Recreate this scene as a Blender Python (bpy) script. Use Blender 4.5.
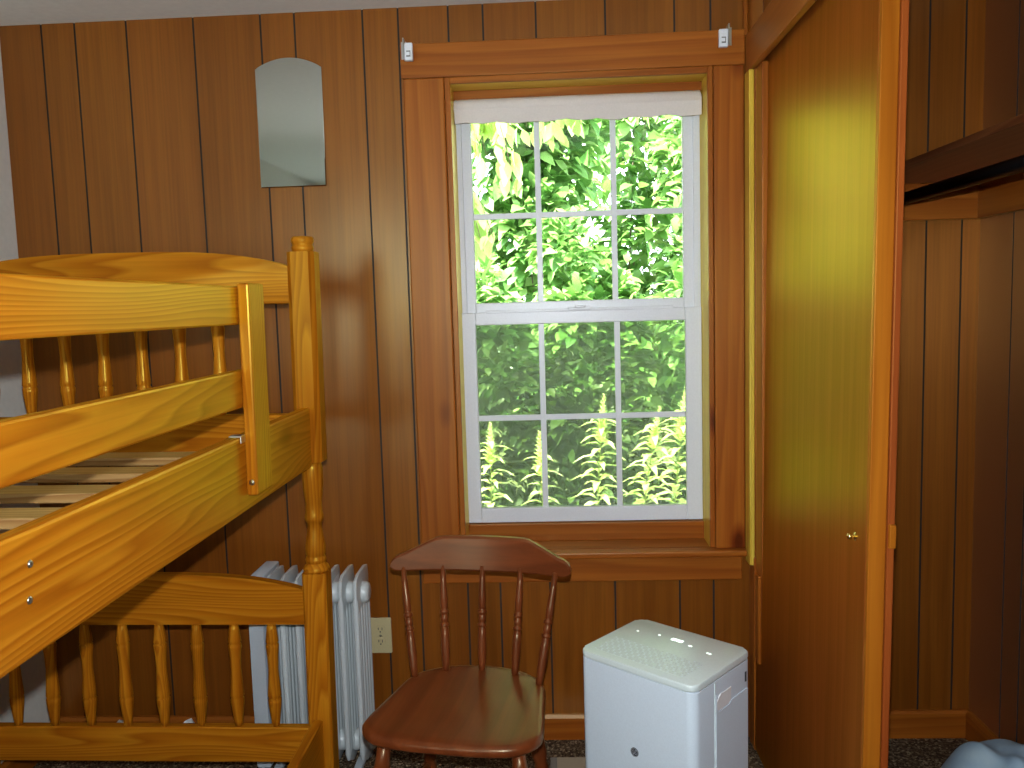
import bpy, bmesh, math, random
from mathutils import Vector, Matrix
sc = bpy.context.scene
for o in list(bpy.data.objects): bpy.data.objects.remove(o)
COL = sc.collection
R = random.Random(7)

# ------------------------------------------------------------------ camera, sky, sun, exposure
cam = bpy.data.cameras.new('camera'); camo = bpy.data.objects.new('camera', cam); COL.objects.link(camo)
cam.sensor_width = 36; cam.lens = 826.09/1024*36; cam.clip_start = .02
_M = ((0.998568, -0.047537, 0.024531), (0.044962, 0.994309, 0.096584), (-0.028983, -0.095343, 0.995023))
camo.matrix_world = Matrix(((_M[0][0], _M[0][2], -_M[0][1], 0), (_M[1][0], _M[1][2], -_M[1][1], -2.5),
                            (_M[2][0], _M[2][2], -_M[2][1], 1.368), (0, 0, 0, 1)))
sc.camera = camo
w = bpy.data.worlds.new('sky'); sc.world = w; w.use_nodes = True
w.node_tree.nodes['Background'].inputs[0].default_value = (.86, .94, 1, 1)
w.node_tree.nodes['Background'].inputs[1].default_value = 9
sun = bpy.data.lights.new('sun', 'SUN'); sun.energy = 62; sun.angle = .01; sun.color = (1, .95, .84)
suno = bpy.data.objects.new('sun', sun); COL.objects.link(suno)
suno.rotation_euler = Vector((.42, .36, -1)).to_track_quat('-Z', 'Y').to_euler()
# the flash of the photographer's camera, just above the lens
fl = bpy.data.lights.new('camera_flash', 'SPOT'); fl.energy = 125; fl.color = (.90, .97, 1.03); fl.shadow_soft_size = .010
fl.spot_size = math.radians(150); fl.spot_blend = 1
flo = bpy.data.objects.new('camera_flash', fl); COL.objects.link(flo)
flo.location = (.0, -2.49, 1.438); flo.rotation_euler = Vector((-.047, .994, -.06)).to_track_quat('-Z', 'Y').to_euler()
sc.view_settings.view_transform = 'Standard'; sc.view_settings.look = 'None'
sc.view_settings.gamma = 1; sc.view_settings.exposure = 0; sc.view_settings.use_curve_mapping = False
try:
    sc.cycles.use_denoising = True; sc.cycles.sample_clamp_indirect = 6
    sc.cycles.max_bounces = 10; sc.cycles.transparent_max_bounces = 24
    sc.cycles.caustics_reflective = False; sc.cycles.caustics_refractive = False
except Exception: pass

# ------------------------------------------------------------------ materials
def mat(name):
    m = bpy.data.materials.new(name); m.use_nodes = True; nt = m.node_tree
    return m, nt, nt.nodes['Principled BSDF']
def N(nt, t, **k):
    n = nt.nodes.new('ShaderNode'+t)
    for a, v in k.items():
        if a.startswith('i_'): n.inputs[a[2:].replace('_', ' ')].default_value = v
        elif a[0] == 'n' and a[1:].isdigit(): n.inputs[int(a[1:])].default_value = v
        else: setattr(n, a, v)
    return n
def plain(name, c, rough=.5, metal=0, coat=0, bump=0, bscale=200, spec=.5):
    m, nt, b = mat(name)
    b.inputs['Base Color'].default_value = (*c, 1); b.inputs['Roughness'].default_value = rough
    b.inputs['Metallic'].default_value = metal; b.inputs['Coat Weight'].default_value = coat
    b.inputs['Specular IOR Level'].default_value = spec
    tc = N(nt, 'TexCoord'); no = N(nt, 'TexNoise'); no.inputs['Scale'].default_value = bscale
    nt.links.new(tc.outputs['Object'], no.inputs['Vector'])
    mx = N(nt, 'Mix', data_type='RGBA', blend_type='MULTIPLY'); mx.inputs[0].default_value = .12
    mx.inputs[6].default_value = (*c, 1); nt.links.new(no.outputs['Fac'], mx.inputs[7]); nt.links.new(mx.outputs[2], b.inputs['Base Color'])
    if bump:
        bp = N(nt, 'Bump'); bp.inputs['Strength'].default_value = bump; bp.inputs['Distance'].default_value = .002
        nt.links.new(no.outputs['Fac'], bp.inputs['Height']); nt.links.new(bp.outputs[0], b.inputs['Normal'])
    return m
def ramp(nt, stops):
    r = N(nt, 'ValToRGB'); e = r.color_ramp.elements
    while len(e) < len(stops): e.new(.5)
    for k, (p, c) in enumerate(stops): e[k].position = p; e[k].color = (*c, 1)
    return r
def wood(name, light, mid, dark, axis='X', rings=9, rough=.3, coat=.4, warp=1.0, knots=0, fine=.35, stretch=.1, contrast=1, tint=(1, .80, .22), bump=.05, tone=False):
    m, nt, b = mat(name); L = nt.links.new
    tc = N(nt, 'TexCoord'); oi = N(nt, 'ObjectInfo')
    mu = N(nt, 'VectorMath', operation='SCALE'); cb = N(nt, 'CombineXYZ')
    for i in range(3): L(oi.outputs['Random'], cb.inputs[i])
    L(cb.outputs[0], mu.inputs[0]); mu.inputs['Scale'].default_value = 7.3
    ad = N(nt, 'VectorMath', operation='ADD'); L(tc.outputs['Object'], ad.inputs[0]); L(mu.outputs[0], ad.inputs[1])
    mp = N(nt, 'Mapping'); s = [1, 1, 1]; s['XYZ'.index(axis)] = stretch; mp.inputs['Scale'].default_value = s
    L(ad.outputs[0], mp.inputs['Vector'])
    # slow warp of the growth rings
    n1 = N(nt, 'TexNoise'); n1.inputs['Scale'].default_value = 5.5; n1.inputs['Detail'].default_value = 2
    L(mp.outputs[0], n1.inputs['Vector'])
    pr = [N(nt, 'SeparateXYZ')]; L(ad.outputs[0], pr[0].inputs[0])
    ia = 'XYZ'.index(axis); o1, o2 = [i for i in range(3) if i != ia]
    a1 = N(nt, 'Math', operation='ADD'); L(pr[0].outputs[o1], a1.inputs[0]); L(pr[0].outputs[o2], a1.inputs[1])
    m1 = N(nt, 'Math', operation='MULTIPLY_ADD'); L(n1.outputs['Fac'], m1.inputs[0]); m1.inputs[1].default_value = .22*warp; L(a1.outputs[0], m1.inputs[2])
    m2 = N(nt, 'Math', operation='MULTIPLY'); L(m1.outputs[0], m2.inputs[0]); m2.inputs[1].default_value = rings*10
    fr = N(nt, 'Math', operation='FRACT'); L(m2.outputs[0], fr.inputs[0])
    lo = [l*(1-contrast)+mm*contrast if False else l for l, mm in zip(light, mid)]
    rp = ramp(nt, [(0, light), (.45, mid), (.82, [mid[i]*(1-.75*contrast)+dark[i]*.75*contrast for i in range(3)]), (1, light)]); L(fr.outputs[0], rp.inputs[0])
    # fine pores along the grain
    mp2 = N(nt, 'Mapping'); s2 = [150]*3; s2[ia] = 3.5; mp2.inputs['Scale'].default_value = s2; L(ad.outputs[0], mp2.inputs['Vector'])
    n2 = N(nt, 'TexNoise'); n2.inputs['Scale'].default_value = 1; n2.inputs['Detail'].default_value = 3; L(mp2.outputs[0], n2.inputs['Vector'])
    r2 = ramp(nt, [(.3, (.55, .5, .45)), (.6, (1, 1, 1))]); L(n2.outputs['Fac'], r2.inputs[0])
    mx = N(nt, 'Mix', data_type='RGBA', blend_type='MULTIPLY'); mx.inputs[0].default_value = fine
    L(rp.outputs[0], mx.inputs[6]); L(r2.outputs[0], mx.inputs[7]); out = mx.outputs[2]
    # broad patches
    mp3 = N(nt, 'Mapping'); s3 = [6]*3; s3[ia] = 1.2; mp3.inputs['Scale'].default_value = s3; L(ad.outputs[0], mp3.inputs['Vector'])
    n3 = N(nt, 'TexNoise'); n3.inputs['Scale'].default_value = 1; L(mp3.outputs[0], n3.inputs['Vector'])
    r3 = ramp(nt, [(.35, (.8, .74, .68)), (.65, (1.08, 1.08, 1.08))]); L(n3.outputs['Fac'], r3.inputs[0])
    mx3 = N(nt, 'Mix', data_type='RGBA', blend_type='MULTIPLY'); mx3.inputs[0].default_value = .8
    L(out, mx3.inputs[6]); L(r3.outputs[0], mx3.inputs[7]); out = mx3.outputs[2]
    if tone:
        at = N(nt, 'VertexColor', layer_name='tone')
        mt = N(nt, 'Mix', data_type='RGBA', blend_type='MULTIPLY'); mt.inputs[0].default_value = 1
        L(out, mt.inputs[6]); L(at.outputs[0], mt.inputs[7]); out = mt.outputs[2]
    if knots:
        mp4 = N(nt, 'Mapping'); s4 = [1, 1, 1]; s4[ia] = .45; mp4.inputs['Scale'].default_value = s4; L(ad.outputs[0], mp4.inputs['Vector'])
        vo = N(nt, 'TexVoronoi'); vo.inputs['Scale'].default_value = knots; L(mp4.outputs[0], vo.inputs['Vector'])
        r4 = ramp(nt, [(.035, (.25, .1, .05)), (.06, (.55, .32, .25)), (.11, (1, 1, 1))]); L(vo.outputs['Distance'], r4.inputs[0])
        mx4 = N(nt, 'Mix', data_type='RGBA', blend_type='MULTIPLY'); mx4.inputs[0].default_value = 1
        L(out, mx4.inputs[6]); L(r4.outputs[0], mx4.inputs[7]); out = mx4.outputs[2]
    nt.nodes.remove(b); df = N(nt, 'BsdfDiffuse'); L(out, df.inputs[0])
    gl = N(nt, 'BsdfGlossy'); gl.inputs[0].default_value = (*tint, 1); gl.inputs['Roughness'].default_value = rough
    fz = N(nt, 'Fresnel'); fz.inputs[0].default_value = 1.28+.44*coat
    ms = N(nt, 'MixShader'); L(fz.outputs[0], ms.inputs[0]); L(df.outputs[0], ms.inputs[1]); L(gl.outputs[0], ms.inputs[2])
    L(ms.outputs[0], nt.nodes['Material Output'].inputs[0])
    bp = N(nt, 'Bump'); bp.inputs['Strength'].default_value = bump; bp.inputs['Distance'].default_value = .001
    L(n2.outputs['Fac'], bp.inputs['Height'])
    for q in (df, gl, fz): L(bp.outputs[0], q.inputs['Normal'])
    return m
PINE = dict(light=(.52, .19, .010), mid=(.45, .14, .006), dark=(.28, .062, .003))
M = {}
for ax in 'XYZ':
    M['pine'+ax] = wood('varnished_pine_'+ax, axis=ax, rings=6.5, warp=1.7, contrast=.85, rough=.29, coat=.6, tint=(1, .80, .12), knots=3.2, **PINE)
M['slat'] = wood('raw_pine', (.50, .30, .12), (.43, .24, .085), (.27, .12, .04), axis='X', rings=6, rough=.6, coat=0)
for ax in 'XYZ':
    M['trim'+ax] = wood('knotty_pine_trim_'+ax, (.40, .115, .012), (.35, .09, .009), (.24, .048, .004), axis=ax, rings=2.2, rough=.36, coat=.55, tint=(1, .85, .5), knots=3.6, contrast=.6)
M['daylitZ'] = wood('daylit_trim_pine_Z', (.80, .58, .08), (.75, .50, .06), (.60, .36, .03), axis='Z', rings=2, rough=.3, coat=.5, contrast=.4, tint=(1, .88, .4))  # trim wood again, with window daylight put into its colour
M['daylitX'] = wood('daylit_trim_pine_X', (.80, .58, .08), (.75, .50, .06), (.60, .36, .03), axis='X', rings=2, rough=.3, coat=.5, contrast=.4, tint=(1, .88, .4))  # same daylit colour, grain along the head
M['panel'] = wood('wall_panelling', (.275, .082, .008), (.252, .072, .007), (.19, .048, .004), axis='Z', rings=2.0, warp=.5, rough=.28, coat=1.1, tint=(1, .86, .48), fine=.45, contrast=.35, tone=True)
M['panel_dull'] = wood('closet_panelling', (.275, .078, .010), (.252, .068, .009), (.19, .046, .006), axis='Z', rings=2.0, warp=.5, rough=.5, coat=.1, tint=(.55, .30, .14), fine=.45, contrast=.35, tone=True)
M['groove'] = plain('groove_dark', (.018, .014, .012), .7)
M['doorply'] = wood('door_veneer', (.34, .086, .014), (.31, .072, .012), (.22, .045, .008), axis='Z', rings=1.6, warp=.8, rough=.33, coat=.85, tint=(.9, .70, .10), contrast=.5, fine=.45)
M['dooredge'] = wood('door_edge', (.42, .13, .010), (.38, .11, .008), (.29, .07, .005), axis='Z', rings=2, rough=.45, coat=.1, contrast=.4)
M['dooredge2'] = wood('door_edge_red', (.34, .075, .014), (.30, .06, .012), (.2, .04, .01), axis='Z', rings=2, rough=.45, coat=.1, contrast=.4)
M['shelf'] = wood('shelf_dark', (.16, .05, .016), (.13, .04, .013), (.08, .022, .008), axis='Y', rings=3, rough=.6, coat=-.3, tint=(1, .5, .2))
for ax in 'XYZ':
    M['chair'+ax] = wood('chair_stain_'+ax, (.19, .043, .011), (.16, .035, .009), (.10, .019, .005), axis=ax, rings=1.5, warp=.5, rough=.30, coat=.6, tint=(1, .86, .55), contrast=.5)
M['plaster'] = plain('white_plaster', (.84, .83, .75), .8, bump=.3, bscale=60)
M['ceiling'] = plain('ceiling_paint', (.93, .93, .86), .85, bump=.4, bscale=45)
M['vinyl'] = plain('white_vinyl', (.86, .88, .91), .35)
M['plastic'] = plain('white_plastic', (.69, .77, .85), .32, bscale=300)
M['plastic_top'] = plain('white_plastic_lid', (.74, .82, .80), .25)
M['vent'] = plain('vent_grey', (.55, .58, .62), .5)
M['dark'] = plain('dark_grey_print', (.05, .055, .065), .4)
M['silver'] = plain('badge_silver', (.42, .45, .5), .3)
M['radiator'] = plain('radiator_enamel', (.62, .66, .66), .3, coat=.4)
M['radbox'] = plain('radiator_panel', (.52, .56, .60), .4)
M['label'] = plain('paper_label_and_lit_plate', (.82, .80, .80), .5)
M['ivory'] = plain('ivory_plastic', (.60, .50, .27), .35)
M['brass'] = plain('brass', (.75, .55, .2), .25, metal=1)
M['metal'] = plain('zinc', (.6, .6, .58), .32, metal=1)
M['black'] = plain('black_tube', (.018, .018, .02), .35)
M['shade'] = plain('shade_fabric', (.84, .77, .71), .8)
M['beige'] = plain('beige_metal', (.42, .35, .25), .45)
M['grey'] = plain('grey_metal', (.2, .19, .18), .4)
def lit_led():
    m, nt, b = mat('panel_light'); b.inputs['Base Color'].default_value = (.9, .95, .9, 1)
    b.inputs['Emission Color'].default_value = (.85, 1, .9, 1); b.inputs['Emission Strength'].default_value = 1.6; return m
M['led'] = lit_led()
def mirror_mat():
    m, nt, b = mat('mirror_silver'); b.inputs['Base Color'].default_value = (.62, .65, .6, 1)
    b.inputs['Metallic'].default_value = 1; b.inputs['Roughness'].default_value = .04; return m
M['mirror'] = mirror_mat()
def glass_mat(name, haze, rough=.0, tint=(.95, .98, .96)):
    m, nt, b = mat(name); L = nt.links.new; nt.nodes.remove(b)
    tr = N(nt, 'BsdfTransparent'); tr.inputs[0].default_value = (*tint, 1)
    gl = N(nt, 'BsdfGlossy'); gl.inputs['Roughness'].default_value = rough
    fz = N(nt, 'Fresnel'); fz.inputs[0].default_value = 1.45
    mx = N(nt, 'MixShader'); L(fz.outputs[0], mx.inputs[0]); L(tr.outputs[0], mx.inputs[1]); L(gl.outputs[0], mx.inputs[2])
    out = nt.nodes['Material Output']; last = mx
    if haze:
        df = N(nt, 'BsdfTranslucent'); df.inputs[0].default_value = (.8, .85, .8, 1)
        m2 = N(nt, 'MixShader'); m2.inputs[0].default_value = haze; L(mx.outputs[0], m2.inputs[1]); L(df.outputs[0], m2.inputs[2]); last = m2
    L(last.outputs[0], out.inputs[0]); return m
M['glass'] = glass_mat('window_glass', .0)
M['screen'] = glass_mat('insect_mesh', .05, 0, (.62, .66, .54))
def carpet_mat():
    m, nt, b = mat('brown_carpet'); L = nt.links.new
    tc = N(nt, 'TexCoord'); vo = N(nt, 'TexVoronoi'); vo.inputs['Scale'].default_value = 170; L(tc.outputs['Object'], vo.inputs['Vector'])
    wn = N(nt, 'TexWhiteNoise'); L(vo.outputs['Position'], wn.inputs['Vector'])
    rp = ramp(nt, [(0, (.05, .03, .018)), (.4, (.10, .06, .033)), (.7, (.16, .105, .06)), (1, (.38, .28, .17))]); L(wn.outputs['Value'], rp.inputs[0])
    L(rp.outputs[0], b.inputs['Base Color']); b.inputs['Roughness'].default_value = .95; b.inputs['Specular IOR Level'].default_value = .1
    bp = N(nt, 'Bump'); bp.inputs['Strength'].default_value = 1; bp.inputs['Distance'].default_value = .006
    L(vo.outputs['Distance'], bp.inputs['Height']); L(bp.outputs[0], b.inputs['Normal']); return m
M['carpet'] = carpet_mat()
def cloth_mat():
    m, nt, b = mat('pale_blue_cloth'); L = nt.links.new
    tc = N(nt, 'TexCoord'); no = N(nt, 'TexNoise'); no.inputs['Scale'].default_value = 9; no.inputs['Detail'].default_value = 4; L(tc.outputs['Object'], no.inputs['Vector'])
    rp = ramp(nt, [(.3, (.34, .50, .70)), (.5, (.50, .66, .80)), (.7, (.66, .80, .88))]); L(no.outputs['Fac'], rp.inputs[0])
    L(rp.outputs[0], b.inputs['Base Color']); b.inputs['Roughness'].default_value = .9; return m
M['cloth'] = cloth_mat()
def leaf_mat(name, stops, trans=.35, rough=.45):
    m, nt, b = mat(name); L = nt.links.new
    ge = N(nt, 'NewGeometry'); rp = ramp(nt, stops); L(ge.outputs['Random Per Island'], rp.inputs[0])
    L(rp.outputs[0], b.inputs['Base Color']); b.inputs['Roughness'].default_value = rough; b.inputs['Specular IOR Level'].default_value = .4
    tl = N(nt, 'BsdfTranslucent'); hs = N(nt, 'HueSaturation'); hs.inputs['Value'].default_value = 1.4; hs.inputs['Hue'].default_value = .485
    L(rp.outputs[0], hs.inputs['Color']); L(hs.outputs[0], tl.inputs[0])
    mx = N(nt, 'MixShader'); mx.inputs[0].default_value = trans; L(b.outputs[0], mx.inputs[1]); L(tl.outputs[0], mx.inputs[2])
    L(mx.outputs[0], nt.nodes['Material Output'].inputs[0]); return m
M['leafA'] = leaf_mat('shrub_leaf', [(0, (.055, .16, .03)), (.5, (.12, .27, .06)), (1, (.26, .42, .13))])
M['leafB'] = leaf_mat('light_leaf', [(0, (.22, .36, .08)), (.5, (.38, .52, .16)), (1, (.58, .66, .32))], .45)
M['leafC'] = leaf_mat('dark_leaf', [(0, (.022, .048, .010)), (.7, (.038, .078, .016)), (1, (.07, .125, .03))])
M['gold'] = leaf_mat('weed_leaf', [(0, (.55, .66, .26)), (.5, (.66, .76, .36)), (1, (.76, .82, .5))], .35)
M['stem'] = plain('green_stem', (.30, .36, .12), .6)
M['bark'] = plain('bark', (.12, .085, .055), .9, bump=.5, bscale=60)
M['soil'] = plain('soil_and_litter', (.10, .12, .045), .95, bump=.6, bscale=20)

# ------------------------------------------------------------------ mesh helpers (verts in the thing's local space)
def box(bm, x0, x1, y0, y1, z0, z1, bev=0, mi=0, seg=2):
    r = bmesh.ops.create_cube(bm, size=1)
    for v in r['verts']:
        v.co = Vector((x0+(v.co.x+.5)*(x1-x0), y0+(v.co.y+.5)*(y1-y0), z0+(v.co.z+.5)*(z1-z0)))
    fs = {f for v in r['verts'] for f in v.link_faces}
    for f in fs: f.material_index = mi
    if bev:
        es = list({e for v in r['verts'] for e in v.link_edges})
        b = bmesh.ops.bevel(bm, geom=es, offset=bev, segments=seg, profile=.5, affect='EDGES')
        for f in b['faces']: f.material_index = mi
def lathe(bm, prof, loc=(0, 0, 0), seg=20, d=None, mi=0, cap=True):
    """prof: (height, radius) along +Z, or along direction d"""
    rot = Vector(d).to_track_quat('Z', 'Y').to_matrix() if d is not None else Matrix.Identity(3)
    loc = Vector(loc); rings = []
    for h, r in prof:
        rings.append([bm.verts.new(loc + rot @ Vector((r*math.cos(2*math.pi*k/seg), r*math.sin(2*math.pi*k/seg), h))) for k in range(seg)])
    for a, b in zip(rings, rings[1:]):
        for k in range(seg):
            f = bm.faces.new((a[k], a[(k+1) % seg], b[(k+1) % seg], b[k])); f.material_index = mi; f.smooth = True
    if cap:
        f = bm.faces.new(rings[0][::-1]); f.material_index = mi
        f = bm.faces.new(rings[-1]); f.material_index = mi
def tube(bm, pts, r, seg=8, mi=0):
    pts = [Vector(p) for p in pts]; rr = r if isinstance(r, (list, tuple)) else [r]*len(pts); rings = []
    for i, p in enumerate(pts):
        t = (pts[min(i+1, len(pts)-1)]-pts[max(i-1, 0)]).normalized()
        q = t.to_track_quat('Z', 'Y').to_matrix()
        rings.append([bm.verts.new(p+q @ Vector((rr[i]*math.cos(2*math.pi*k/seg), rr[i]*math.sin(2*math.pi*k/seg), 0))) for k in range(seg)])
    for a, b in zip(rings, rings[1:]):
        for k in range(seg):
            f = bm.faces.new((a[k], a[(k+1) % seg], b[(k+1) % seg], b[k])); f.smooth = True; f.material_index = mi
    bm.faces.new(rings[0][::-1]); bm.faces.new(rings[-1])
def prism(bm, outline, axis, a0, a1, bev=0, mi=0, seg=2):
    """extrude a 2D outline along axis; outline in the two remaining axes, cyclic order"""
    ia = 'XYZ'.index(axis); o = [i for i in range(3) if i != ia]
    def P(p, a):
        c = [0, 0, 0]; c[ia] = a; c[o[0]] = p[0]; c[o[1]] = p[1]; return c
    A = [bm.verts.new(P(p, a0)) for p in outline]; B = [bm.verts.new(P(p, a1)) for p in outline]
    n = len(outline); fs = [bm.faces.new(A[::-1]), bm.faces.new(B)]
    for k in range(n): fs.append(bm.faces.new((A[k], A[(k+1) % n], B[(k+1) % n], B[k])))
    for f in fs: f.material_index = mi
    if bev:
        es = list(fs[0].edges)+list(fs[1].edges)
        b = bmesh.ops.bevel(bm, geom=es, offset=bev, segments=seg, profile=.5, affect='EDGES')
        for f in b['faces']: f.material_index = mi
def obj(name, bm, ms, parent=None, org=None, smooth=0, recalc=True):
    if org is not None:
        for v in bm.verts: v.co -= Vector(org)
    if recalc: bmesh.ops.recalc_face_normals(bm, faces=bm.faces)
    me = bpy.data.meshes.new(name); bm.to_mesh(me); bm.free()
    for m in (ms if isinstance(ms, (list, tuple)) else [ms]): me.materials.append(M[m] if isinstance(m, str) else m)
    o = bpy.data.objects.new(name, me); COL.objects.link(o)
    if parent is not None: o.parent = parent
    elif org is not None: o.location = org
    if smooth:
        me.polygons.foreach_set('use_smooth', [True]*len(me.polygons))
        try: me.set_sharp_from_angle(angle=math.radians(smooth))
        except Exception: pass
    return o
def nb(): return bmesh.new()
def tag(o, label, cat, group=None):
    o['label'] = label; o['category'] = cat
    if group: o['group'] = group
    return o
def thing(name, label, cat, loc=(0, 0, 0), rz=0, group=None):
    o = bpy.data.objects.new(name, None); COL.objects.link(o); o.empty_display_size = .1
    o.location = loc; o.rotation_euler = (0, 0, rz); return tag(o, label, cat, group)
def struct(name, bm, ms, smooth=0, parent=None, org=None):
    o = obj(name, bm, ms, parent, org, smooth=smooth)
    if parent is None: o['kind'] = 'structure'
    return o
def rrect(w, d, r, n=6, cx=0, cy=0):
    pts = []
    for sx, sy, a in ((1, 1, 0), (-1, 1, 90), (-1, -1, 180), (1, -1, 270)):
        for k in range(n+1):
            t = math.radians(a+90*k/n); pts.append((cx+sx*(w/2-r)+r*math.cos(t), cy+sy*(d/2-r)+r*math.sin(t)))
    return pts

# ------------------------------------------------------------------ room shell
CEIL = 2.245; XL = -1.63; XR = 1.26; YF = -3.6
WX0, WX1, WZ0, WZ1 = -.292, .488, .585, 2.05                  # hole in the back wall
def tone_layer(bm):
    return bm.loops.layers.float_color.new('tone')
GB = [-1.5005, -1.398, -1.2405, -1.0365, -.834, -.732, -.529, -.4237, -.276, -.174, -.0195, .182, .381, .4845, .69, .795, .943, 1.106, 1.2075]
def panelled(bm, a0, a1, z0, z1, grooves, P, hole=None, flip=False):
    """planks between grooves, the grooves cut 4 mm back; P(a, depth, z) -> co"""
    tl = tone_layer(bm); gw = .0027
    cuts = [a0]; kinds = []
    for g in grooves: kinds += ['p', 'g']; cuts += [g-gw, g+gw]
    kinds.append('p'); cuts.append(a1)
    zc = [z0]+([hole[2], hole[3]] if hole else [])+[z1]
    def quad(pts, mi, t):
        f = bm.faces.new([bm.verts.new(p) for p in pts]); f.material_index = mi
        for l in f.loops: l[tl] = (t[0], t[1], t[2], 1)
    for i, k in enumerate(kinds):
        b = R.uniform(.9, 1.08); t = (b, b*R.uniform(.96, 1.03), b*R.uniform(.93, 1.05))
        xs = [cuts[i], cuts[i+1]]
        if hole: xs = sorted(set(xs+[h for h in hole[:2] if xs[0] < h < xs[1]]))
        for xa, xb in zip(xs, xs[1:]):
            for za, zb in zip(zc, zc[1:]):
                if hole and xa >= hole[0]-1e-6 and xb <= hole[1]+1e-6 and za >= hole[2]-1e-6 and zb <= hole[3]+1e-6: continue
                d = .004 if k == 'g' else 0
                quad([P(xa, d, za), P(xb, d, za), P(xb, d, zb), P(xa, d, zb)], 1 if k == 'g' else 0, t)
                if k == 'g':
                    for xx in (xa, xb): quad([P(xx, 0, za), P(xx, .004, za), P(xx, .004, zb), P(xx, 0, zb)], 1, t)
    return tl
def solid(bm, tl, *a):
    n0 = set(bm.faces); box(bm, *a)
    for f in bm.faces:
        if f not in n0:
            for l in f.loops: l[tl] = (1, 1, 1, 1)
bm = nb()
tl = panelled(bm, XL, XR, 0, CEIL, GB, lambda a, d, z: (a, d, z), (WX0, WX1, WZ0, WZ1))
for a in ((XL-.15, WX0, .006, .16, -.3, CEIL+.02), (WX1, XR+.15, .006, .16, -.3, CEIL+.02), (WX0, WX1, .006, .16, -.3, WZ0), (WX0, WX1, .006, .16, WZ1, CEIL+.02)):
    solid(bm, tl, *a)
struct('wall_back', bm, ['panel', 'groove'])
bm = nb(); box(bm, XL-.15, XL, YF, .16, -.1, CEIL); struct('wall_left', bm, 'plaster')
GR = [-.175, -.262, -.41, -.51, -.615, -.82, -1.02, -1.22, -1.32, -1.48, -1.58, -1.78, -1.99, -2.19, -2.5, -2.8, -3.1, -3.4]
bm = nb(); tl = panelled(bm, YF, 0, 0, CEIL, sorted(GR), lambda a, d, z: (XR+d, a, z)); solid(bm, tl, XR+.006, XR+.15, YF, 0, -.1, CEIL)
struct('wall_right', bm, ['panel_dull', 'groove'])
V0, V1, VZ0, VZ1 = -1.59, -.84, .66, 2.05                      # opening of an added window, unseen behind the photographer, for sky fill
bm = nb()
for a in ((XL-.15, V0, -.1, CEIL), (V1, XR+.15, -.1, CEIL), (V0, V1, -.1, VZ0), (V0, V1, VZ1, CEIL)): box(bm, a[0], a[1], YF-.15, YF, a[2], a[3])
struct('wall_front', bm, 'plaster')
bm = nb(); box(bm, XL-.15, XR+.15, YF-.15, .006, -.12, 0); struct('floor', bm, 'carpet')
bm = nb(); box(bm, XL-.4, XR+.4, YF-1.2, .45, CEIL, CEIL+.24); struct('ceiling', bm, 'ceiling')  # front overhang, out of view, lengthened to keep sun off the added window
# closet front: the strip of panelled wall above the header, and the unseen wall nearer the camera, lengthened to block window sheen
bm = nb(); tl = panelled(bm, -1.75, -.0, 2.10, CEIL, sorted([-.17, -.33, -.53, -.74, -.95, -1.15]), lambda a, d, z: (.592+d, a, z)); solid(bm, tl, .598, .66, -1.75, -.0, 2.10, CEIL)
solid(bm, tl, .592, .66, YF, -1.75, 0, CEIL); struct('wall_closet', bm, ['panel', 'groove'])
# baseboards
bm = nb(); prism(bm, [(0, 0), (-.014, 0), (-.014, .070), (-.008, .080), (0, .080)], 'X', XL, .575); prism(bm, [(0, 0), (-.014, 0), (-.014, .078), (-.008, .086), (0, .086)], 'X', .66, XR); struct('baseboard_back', bm, 'trimX')
bm = nb(); prism(bm, [(XR, 0), (XR-.014, 0), (XR-.014, .078), (XR-.008, .088), (XR, .088)], 'Y', YF, -.014); struct('baseboard_right', bm, 'trimY')
bm = nb(); prism(bm, [(XL, 0), (XL+.014, 0), (XL+.014, .070), (XL+.008, .080), (XL, .080)], 'Y', YF, -.014); struct('baseboard_left', bm, 'trimY')

# ------------------------------------------------------------------ window trim
bm = nb(); box(bm, -.418, .578, -.022, 0, 2.037, 2.135, .003); struct('trim_1', bm, 'trimX')                     # head casing
bm = nb(); box(bm, -.414, -.293, -.019, 0, .612, 2.037, .004); struct('trim_2', bm, 'trimZ')                      # left casing
bm = nb(); box(bm, .489, .576, -.019, 0, .612, 2.037, .003); struct('trim_3', bm, 'trimZ')                       # right casing
bm = nb()                                                                                                       # jamb lining, inner boards in the daylit copy of the trim wood
box(bm, WX0, -.276, -.012, .004, .612, WZ1, .002); box(bm, WX0, -.276, .004, .16, .612, WZ1, 0, 1); struct('trim_4', bm, ['trimZ', 'daylitZ'])
bm = nb(); box(bm, .473, WX1, -.012, .004, .612, WZ1, .002); box(bm, .473, WX1, .004, .16, .612, WZ1, 0, 1); struct('trim_5', bm, ['trimZ', 'daylitZ'])
bm = nb(); box(bm, -.276, .473, -.012, .004, 2.020, WZ1, .002); box(bm, -.276, .473, .004, .16, 2.020, WZ1, 0, 1); box(bm, -.276, .473, .078, .16, 1.992, 2.020, .001); struct('trim_6', bm, ['trimX', 'daylitX'])
bm = nb(); box(bm, -.43, .577, -.046, 0, .592, .612, .005); box(bm, WX0, WX1, 0, .16, .585, .612); box(bm, -.276, .473, .088, .16, .612, .668, .002); struct('trim_7', bm, 'trimX')   # stool and riser
bm = nb(); box(bm, -.413, .568, -.019, 0, .513, .592, .003); struct('trim_8', bm, 'trimX')                       # apron

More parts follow.
